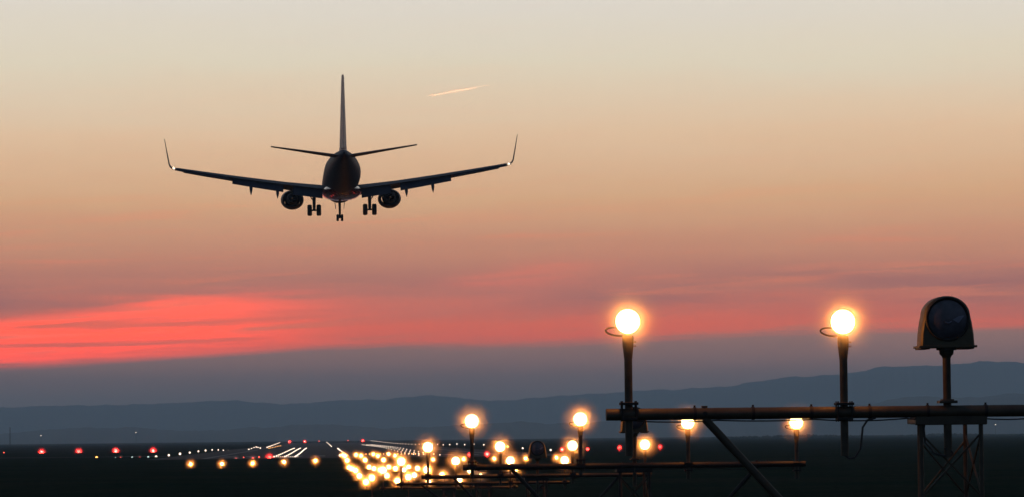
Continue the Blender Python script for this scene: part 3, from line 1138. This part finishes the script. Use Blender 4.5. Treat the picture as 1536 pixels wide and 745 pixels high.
for s in (-1, 1):
    mb = MB()
    rings = []
    for x in (1.2, 1.9, 3.5, 5.7, 8, 10.6, 13.5, 15.8, 17.0):
        le, te = wing_plan(x)
        ch = le - te
        th = 0.13 if x < 6 else 0.13 + 0.05 * (x - 6) / 11
        rings.append([Vector((s * x, le + a * 1.0, wing_z(x) + b)) for a, b in airfoil(ch, th)])
    mb.loft(rings)
    wg = mb.build('wing', M['navy'], PL, True, 60)
    # blended winglet
    mb = MB()
    rings = []
    for i, (dxx, dzz, le, ch, cant) in enumerate([(0, 0, 0, 1.42, 8), (0.30, 0.07, -0.25, 1.30, 25), (0.52, 0.26, -0.5, 1.15, 55), (0.62, 0.50, -0.75, 1.0, 74), (0.78, 1.45, -1.25, 0.78, 80), (1.02, 3.0, -1.95, 0.40, 82)]):
        x0, z0 = 17.0 + dxx, wing_z(17.0) + dzz
        l0 = wing_plan(17.0)[0] + le
        ca, sa = math.cos(R(cant)), math.sin(R(cant))
        rings.append([Vector((s * (x0 - b * sa), l0 + a, z0 + b * ca)) for a, b in airfoil(ch, 0.15)])
    mb.loft(rings)
    mb.build('winglet', M['navy'], PL, True, 60)
    # flaps hanging from the trailing edge: inboard, and outboard of the engine
    for xa, xb in ((2.0, 5.0), (6.0, 11.2)):
        mb = MB()
        rings = []
        for x in (xa, (xa + xb) / 2, xb):
            te = wing_plan(x)[1]
            c0 = (1.75 if xa < 3 else 1.6) - 0.05 * x
            an = R(38)
            rings.append([Vector((s * x, te + 0.35 + a * math.cos(an) + b * math.sin(an), wing_z(x) - 0.05 + a * math.sin(an) + b * math.cos(an))) for a, b in airfoil(c0, 0.12)])
        mb.loft(rings)
        mb.build('flap', M['navy'], PL, True, 60)
    mb = MB()
    rings = []
    for x in (11.5, 14.2, 16.9):
        te = wing_plan(x)[1]
        an = R(15)
        rings.append([Vector((s * x, te + 0.45 + a * math.cos(an) + b * math.sin(an), wing_z(x) - 0.02 + a * math.sin(an) + b * math.cos(an))) for a, b in airfoil(0.75, 0.16)])
    mb.loft(rings)
    mb.build('aileron', M['navy'], PL, True, 60)
    mb = MB()
    rings = []
    for x in (2.2, 8.5, 13.8, 16.2):
        le = wing_plan(x)[0]
        if x < 5:
            le += 0.1
        an = R(30)
        rings.append([Vector((s * x, le + 0.22 + a * math.cos(an) - b * math.sin(an) * 0, wing_z(x) - 0.14 + b + (a + 0.3) * 0.28)) for a, b in airfoil(0.55, 0.16)])
    mb.loft(rings)
    mb.build('slat', M['plane_grey'], PL, True, 60)
    for x, ln in ((6.6, 1.0), (9.3, 0.95)):
        te = wing_plan(x)[1]
        mb = MB()
        rings = []
        for f_, (yy, zz, rr_) in enumerate(((1.9, -0.22, 0.04), (1.2, -0.38, 0.16), (0.2, -0.5, 0.19), (-0.8, -1.1, 0.15), (-1.5, -1.6, 0.03))):
            rings.append([Vector((s * x + rr_ * math.cos(R(a)), te + yy, wing_z(x) + zz + 0.02 + rr_ * 1.6 * math.sin(R(a)))) for a in range(0, 360, 36)])
        mb.loft(rings)
        mb.build('flap_fairing', M['navy'], PL, True, 60)
    # engine
    ex, ez = s * 5.1, -2.02
    mb = MB()
    prof = [(0.78, 7.6), (0.93, 7.85), (1.02, 7.6), (1.13, 6.6), (1.14, 5.4), (1.02, 4.2), (0.93, 3.6), (0.88, 3.6)]
    rings = []
    for r, y in prof:
        rings.append([Vector((ex + 1.06 * r * math.sin(R(a)), y, ez + (r * 0.86 if math.cos(R(a)) < 0 else r * 0.90) * math.cos(R(a)))) for a in range(0, 360, 10)])
    mb.loft(rings, True, False)
    nac = mb.build('engine', M['navy'], PL, True, 60)
    mb = MB()
    mb.lathe([(0.86, 3.62), (0.80, 4.4), (0.62, 4.4), (0.60, 3.3), (0.46, 2.6), (0.40, 2.6), (0.36, 3.2), (0.30, 3.0), (0.14, 2.3), (0.02, 2.1)], 'Y', 30, (ex, 0, ez))
    mb.build('nozzle', M['metal_dark'], nac)
    mb = MB()
    mb.loft([[Vector((ex + dx_, 6.6, ez + 0.9)) for dx_ in (-.14, .14)] + [Vector((ex + dx_, 6.0, ez + 1.25)) for dx_ in (.14, -.14)],
             [Vector((ex + dx_, 1.6, ez + 0.8)) for dx_ in (-.12, .12)] + [Vector((ex + dx_, 1.6, ez + 1.45)) for dx_ in (.12, -.12)]])
    mb.build('pylon', M['navy'], nac, False)
    # stabiliser
    mb = MB()
    rings = []
    for x in (0.35, 1.2, 3.5, 5.8, 7.15):
        le = -14.6 - x * math.tan(R(34))
        ch = 3.3 - (x / 7.15) * 2.2
        rings.append([Vector((s * x, le + a, 1.05 + x * 0.125 + b)) for a, b in airfoil(ch, 0.10)])
    mb.loft(rings)
    mb.build('tailplane', M['navy'], PL, True, 60)
    # main gear
    gx, gy = s * 2.86, -1.2
    zt = wing_z(2.86) - 0.1
    zw = -3.45
    mb = MB()
    mb.tube([(gx, gy, zt), (gx, gy, zw)], [0.20, 0.15], 10)
    mb.tube([(gx - 0.47, gy, zw), (gx + 0.45, gy, zw)], 0.09, 8)
    mb.tube([(gx, gy + 0.05, zw + 0.85), (gx + s * 0.95, gy, zt + 0.12)], 0.06, 6)
    mb.tube([(gx, gy + 0.1, zw + 0.5), (gx, gy + 1.1, zt)], 0.05, 6)
    mb.tube([(gx, gy - 0.1, zw + 0.2), (gx, gy - 0.32, zw + 0.5), (gx, gy - 0.1, zw + 0.8)], 0.04, 6)
    mg = mb.build('main_gear', M['metal_dark'], PL)
    for q in (-1, 1):
        mb = MB()
        mb.lathe([(0.25, -0.24), (0.47, -0.24), (0.55, -0.19), (0.585, -0.09), (0.585, 0.09), (0.55, 0.19), (0.47, 0.24), (0.25, 0.24), (0.22, 0.08), (0.10, 0.06), (0.001, 0.06)], 'X', 24, (gx + q * 0.47, gy, zw))
        mb.lathe([(0.25, -0.24), (0.22, -0.08), (0.001, -0.06)], 'X', 24, (gx + q * 0.47, gy, zw))
        mb.build('wheel', M['tyre'], mg)
    # position light
    mb = MB()
    mb.lathe([(0.001, -0.14), (0.08, -0.09), (0.11, 0), (0.08, 0.09), (0.001, 0.14)], 'Y', 12, (s * 17.1, wing_plan(17)[1] - 0.12, wing_z(17.0) + 0.03))
    mb.build('position_light', M['white_lens'], PL)
    bulb(PL, (s * 17.1, wing_plan(17)[1] - 0.35, wing_z(17.0) + 0.03), 0.12, 0.4, (1.0, 0.7, 0.4))
# fin and its rudder
mb = MB()
rings = []
for z, le, ch in ((1.5, -11.4, 6.2), (2.3, -12.8, 5.0), (4.7, -14.7, 3.9), (7.3, -16.7, 2.7), (8.85, -18.0, 1.9), (9.0, -18.4, 1.4)):
    rings.append([Vector((b, le + a * 0.72, z)) for a, b in [(p_[0], p_[1] - 0.02 * math.sin(math.pi * min(1, -p_[0] / ch)) * ch) for p_ in airfoil(ch, 0.14)]])
mb.loft(rings)
mb.build('tail_fin', M['fin_warm_lit'], PL, True, 60)
mb = MB()
rings = []
for z, le, ch in ((1.9, -12.0, 5.6), (4.7, -14.7, 3.9), (7.3, -16.7, 2.7), (8.9, -17.95, 1.92)):
    y0 = le - ch * 0.74
    y1 = le - ch * 1.0
    wd = 0.052 * ch
    rings.append([Vector((-wd, y0, z)), Vector((wd, y0, z)), Vector((0.015, y1, z)), Vector((-0.015, y1, z))])
mb.loft(rings)
mb.build('rudder', M['fin_warm_lit'], PL, False)
mb = MB()
mb.lathe([(0.16, -19.2), (0.13, -19.62), (0.10, -19.62), (0.08, -19.4), (0.001, -19.4)], 'Y', 16, (0, 0, 1.21))
mb.build('exhaust', M['metal_dark'], PL)
# nose gear
mb = MB()
gy, zw = 14.4, -3.55
mb.tube([(0, gy, -1.6), (0, gy, zw)], [0.15, 0.11], 10)
mb.tube([(-0.28, gy, zw), (0.28, gy, zw)], 0.06, 8)
mb.tube([(0, gy, zw + 0.6), (0, gy + 0.8, -1.7)], 0.05, 6)
ng = mb.build('nose_gear', M['metal_dark'], PL)
for q in (-1, 1):
    mb = MB()
    mb.lathe([(0.001, -0.10), (0.12, -0.13), (0.30, -0.13), (0.36, -0.08), (0.37, 0.08), (0.30, 0.13), (0.12, 0.13), (0.001, 0.10)], 'X', 20, (q * 0.24, gy, zw))
    mb.build('wheel', M['tyre'], ng)
for q in (-1, 1):
    mb = MB()
    mb.box((q * 0.48, gy - 0.1, -2.2), (0.05, 1.7, 0.75), Matrix.Rotation(R(q * 8), 3, 'Y'))
    mb.build('gear_door', M['plane_grey'], PL, False)
PLC = world_at(512, 266, 367)
PL.location = PLC
PL.rotation_euler = (R(0.9), R(-0.45), R(0.5))
PL.scale = (0.985,) * 3


# ------------------------------------------------------------------ contrail, far and high
def contrail():
    a, b = P(644, 144.3, 24000), P(736, 127.5, 24200)
    m = bpy.data.materials.new('sunlit_ice_trail')
    m.use_nodes = True
    t = NT(m.node_tree)
    tr = t.n('ShaderNodeBsdfTranslucent')
    tr.inputs[0].default_value = (0.95, 0.93, 0.9, 1)
    df = t.n('ShaderNodeBsdfDiffuse')
    df.inputs[0].default_value = (0.95, 0.93, 0.9, 1)
    ms = t.n('ShaderNodeMixShader')
    ms.inputs[0].default_value = 0.1
    t.put(ms.inputs[1], tr.outputs[0])
    t.put(ms.inputs[2], df.outputs[0])
    tp = t.n('ShaderNodeBsdfTransparent')
    gen = t.n('ShaderNodeTexCoord').outputs['Generated']
    sp = t.n('ShaderNodeSeparateXYZ')
    t.put(sp.inputs[0], gen)
    nz = t.noise(gen, 12, 3)
    f = t.m('MULTIPLY', t.mr(sp.outputs[0], 0.35, 1.0, 0.10, 0.02), t.mr(nz, 0.2, 0.7, 0.7, 1.0))
    m2 = t.n('ShaderNodeMixShader')
    t.put(m2.inputs[0], f)
    t.put(m2.inputs[1], tp.outputs[0])
    t.put(m2.inputs[2], ms.outputs[0])
    out = t.n('ShaderNodeOutputMaterial')
    t.put(out.inputs[0], m2.outputs[0])
    vs_ = t.n('ShaderNodeVolumeScatter')
    vs_.inputs['Color'].default_value = (1, 0.62, 0.34, 1)
    vs_.inputs['Density'].default_value = 0.0055
    vs_.inputs['Anisotropy'].default_value = 0.85
    t.put(out.inputs[1], vs_.outputs[0])
    mb = MB()
    pts, rs = [], []
    for i in range(30):
        t_ = i / 29
        pts.append(a.lerp(b, t_))
        rs.append(6.0 + 2.0 * min(1, t_ * 2) - 6.5 * max(0, t_ - 0.6) / 0.4)
    mb.tube(pts, rs, 12)
    o = mb.build('contrail', m, None, True, 180)
    tag(o, 'short bright orange contrail slanting up in the pale sky right of the tail fin', 'contrail')


contrail()

# ------------------------------------------------------------------ the air over the field
HZ_TOP = 300.0
mb = MB()
x0, x1, y0, y1, z0, z1 = -16000, 16000, -600, 17500, -2.0, HZ_TOP
mb.add([(x0, y0, z0), (x1, y0, z0), (x1, y1, z0), (x0, y1, z0), (x0, y0, z1), (x1, y0, z1), (x1, y1, z1), (x0, y1, z1)],
       [(0, 3, 2, 1), (4, 5, 6, 7), (0, 1, 5, 4), (1, 2, 6, 5), (2, 3, 7, 6), (3, 0, 4, 7)])
hm = bpy.data.materials.new('evening_haze')
hm.use_nodes = True
t = NT(hm.node_tree)
pv = t.n('ShaderNodeVolumePrincipled')
pv.inputs['Color'].default_value = (0.64, 0.86, 1.0, 1)
pv.inputs['Density'].default_value = 0.00012
pv.inputs['Anisotropy'].default_value = 0.3
t.put(t.n('ShaderNodeOutputMaterial').inputs[1], pv.outputs[0])
hz = mb.build('haze', hm, None, False)
tag(hz, kind='stuff')
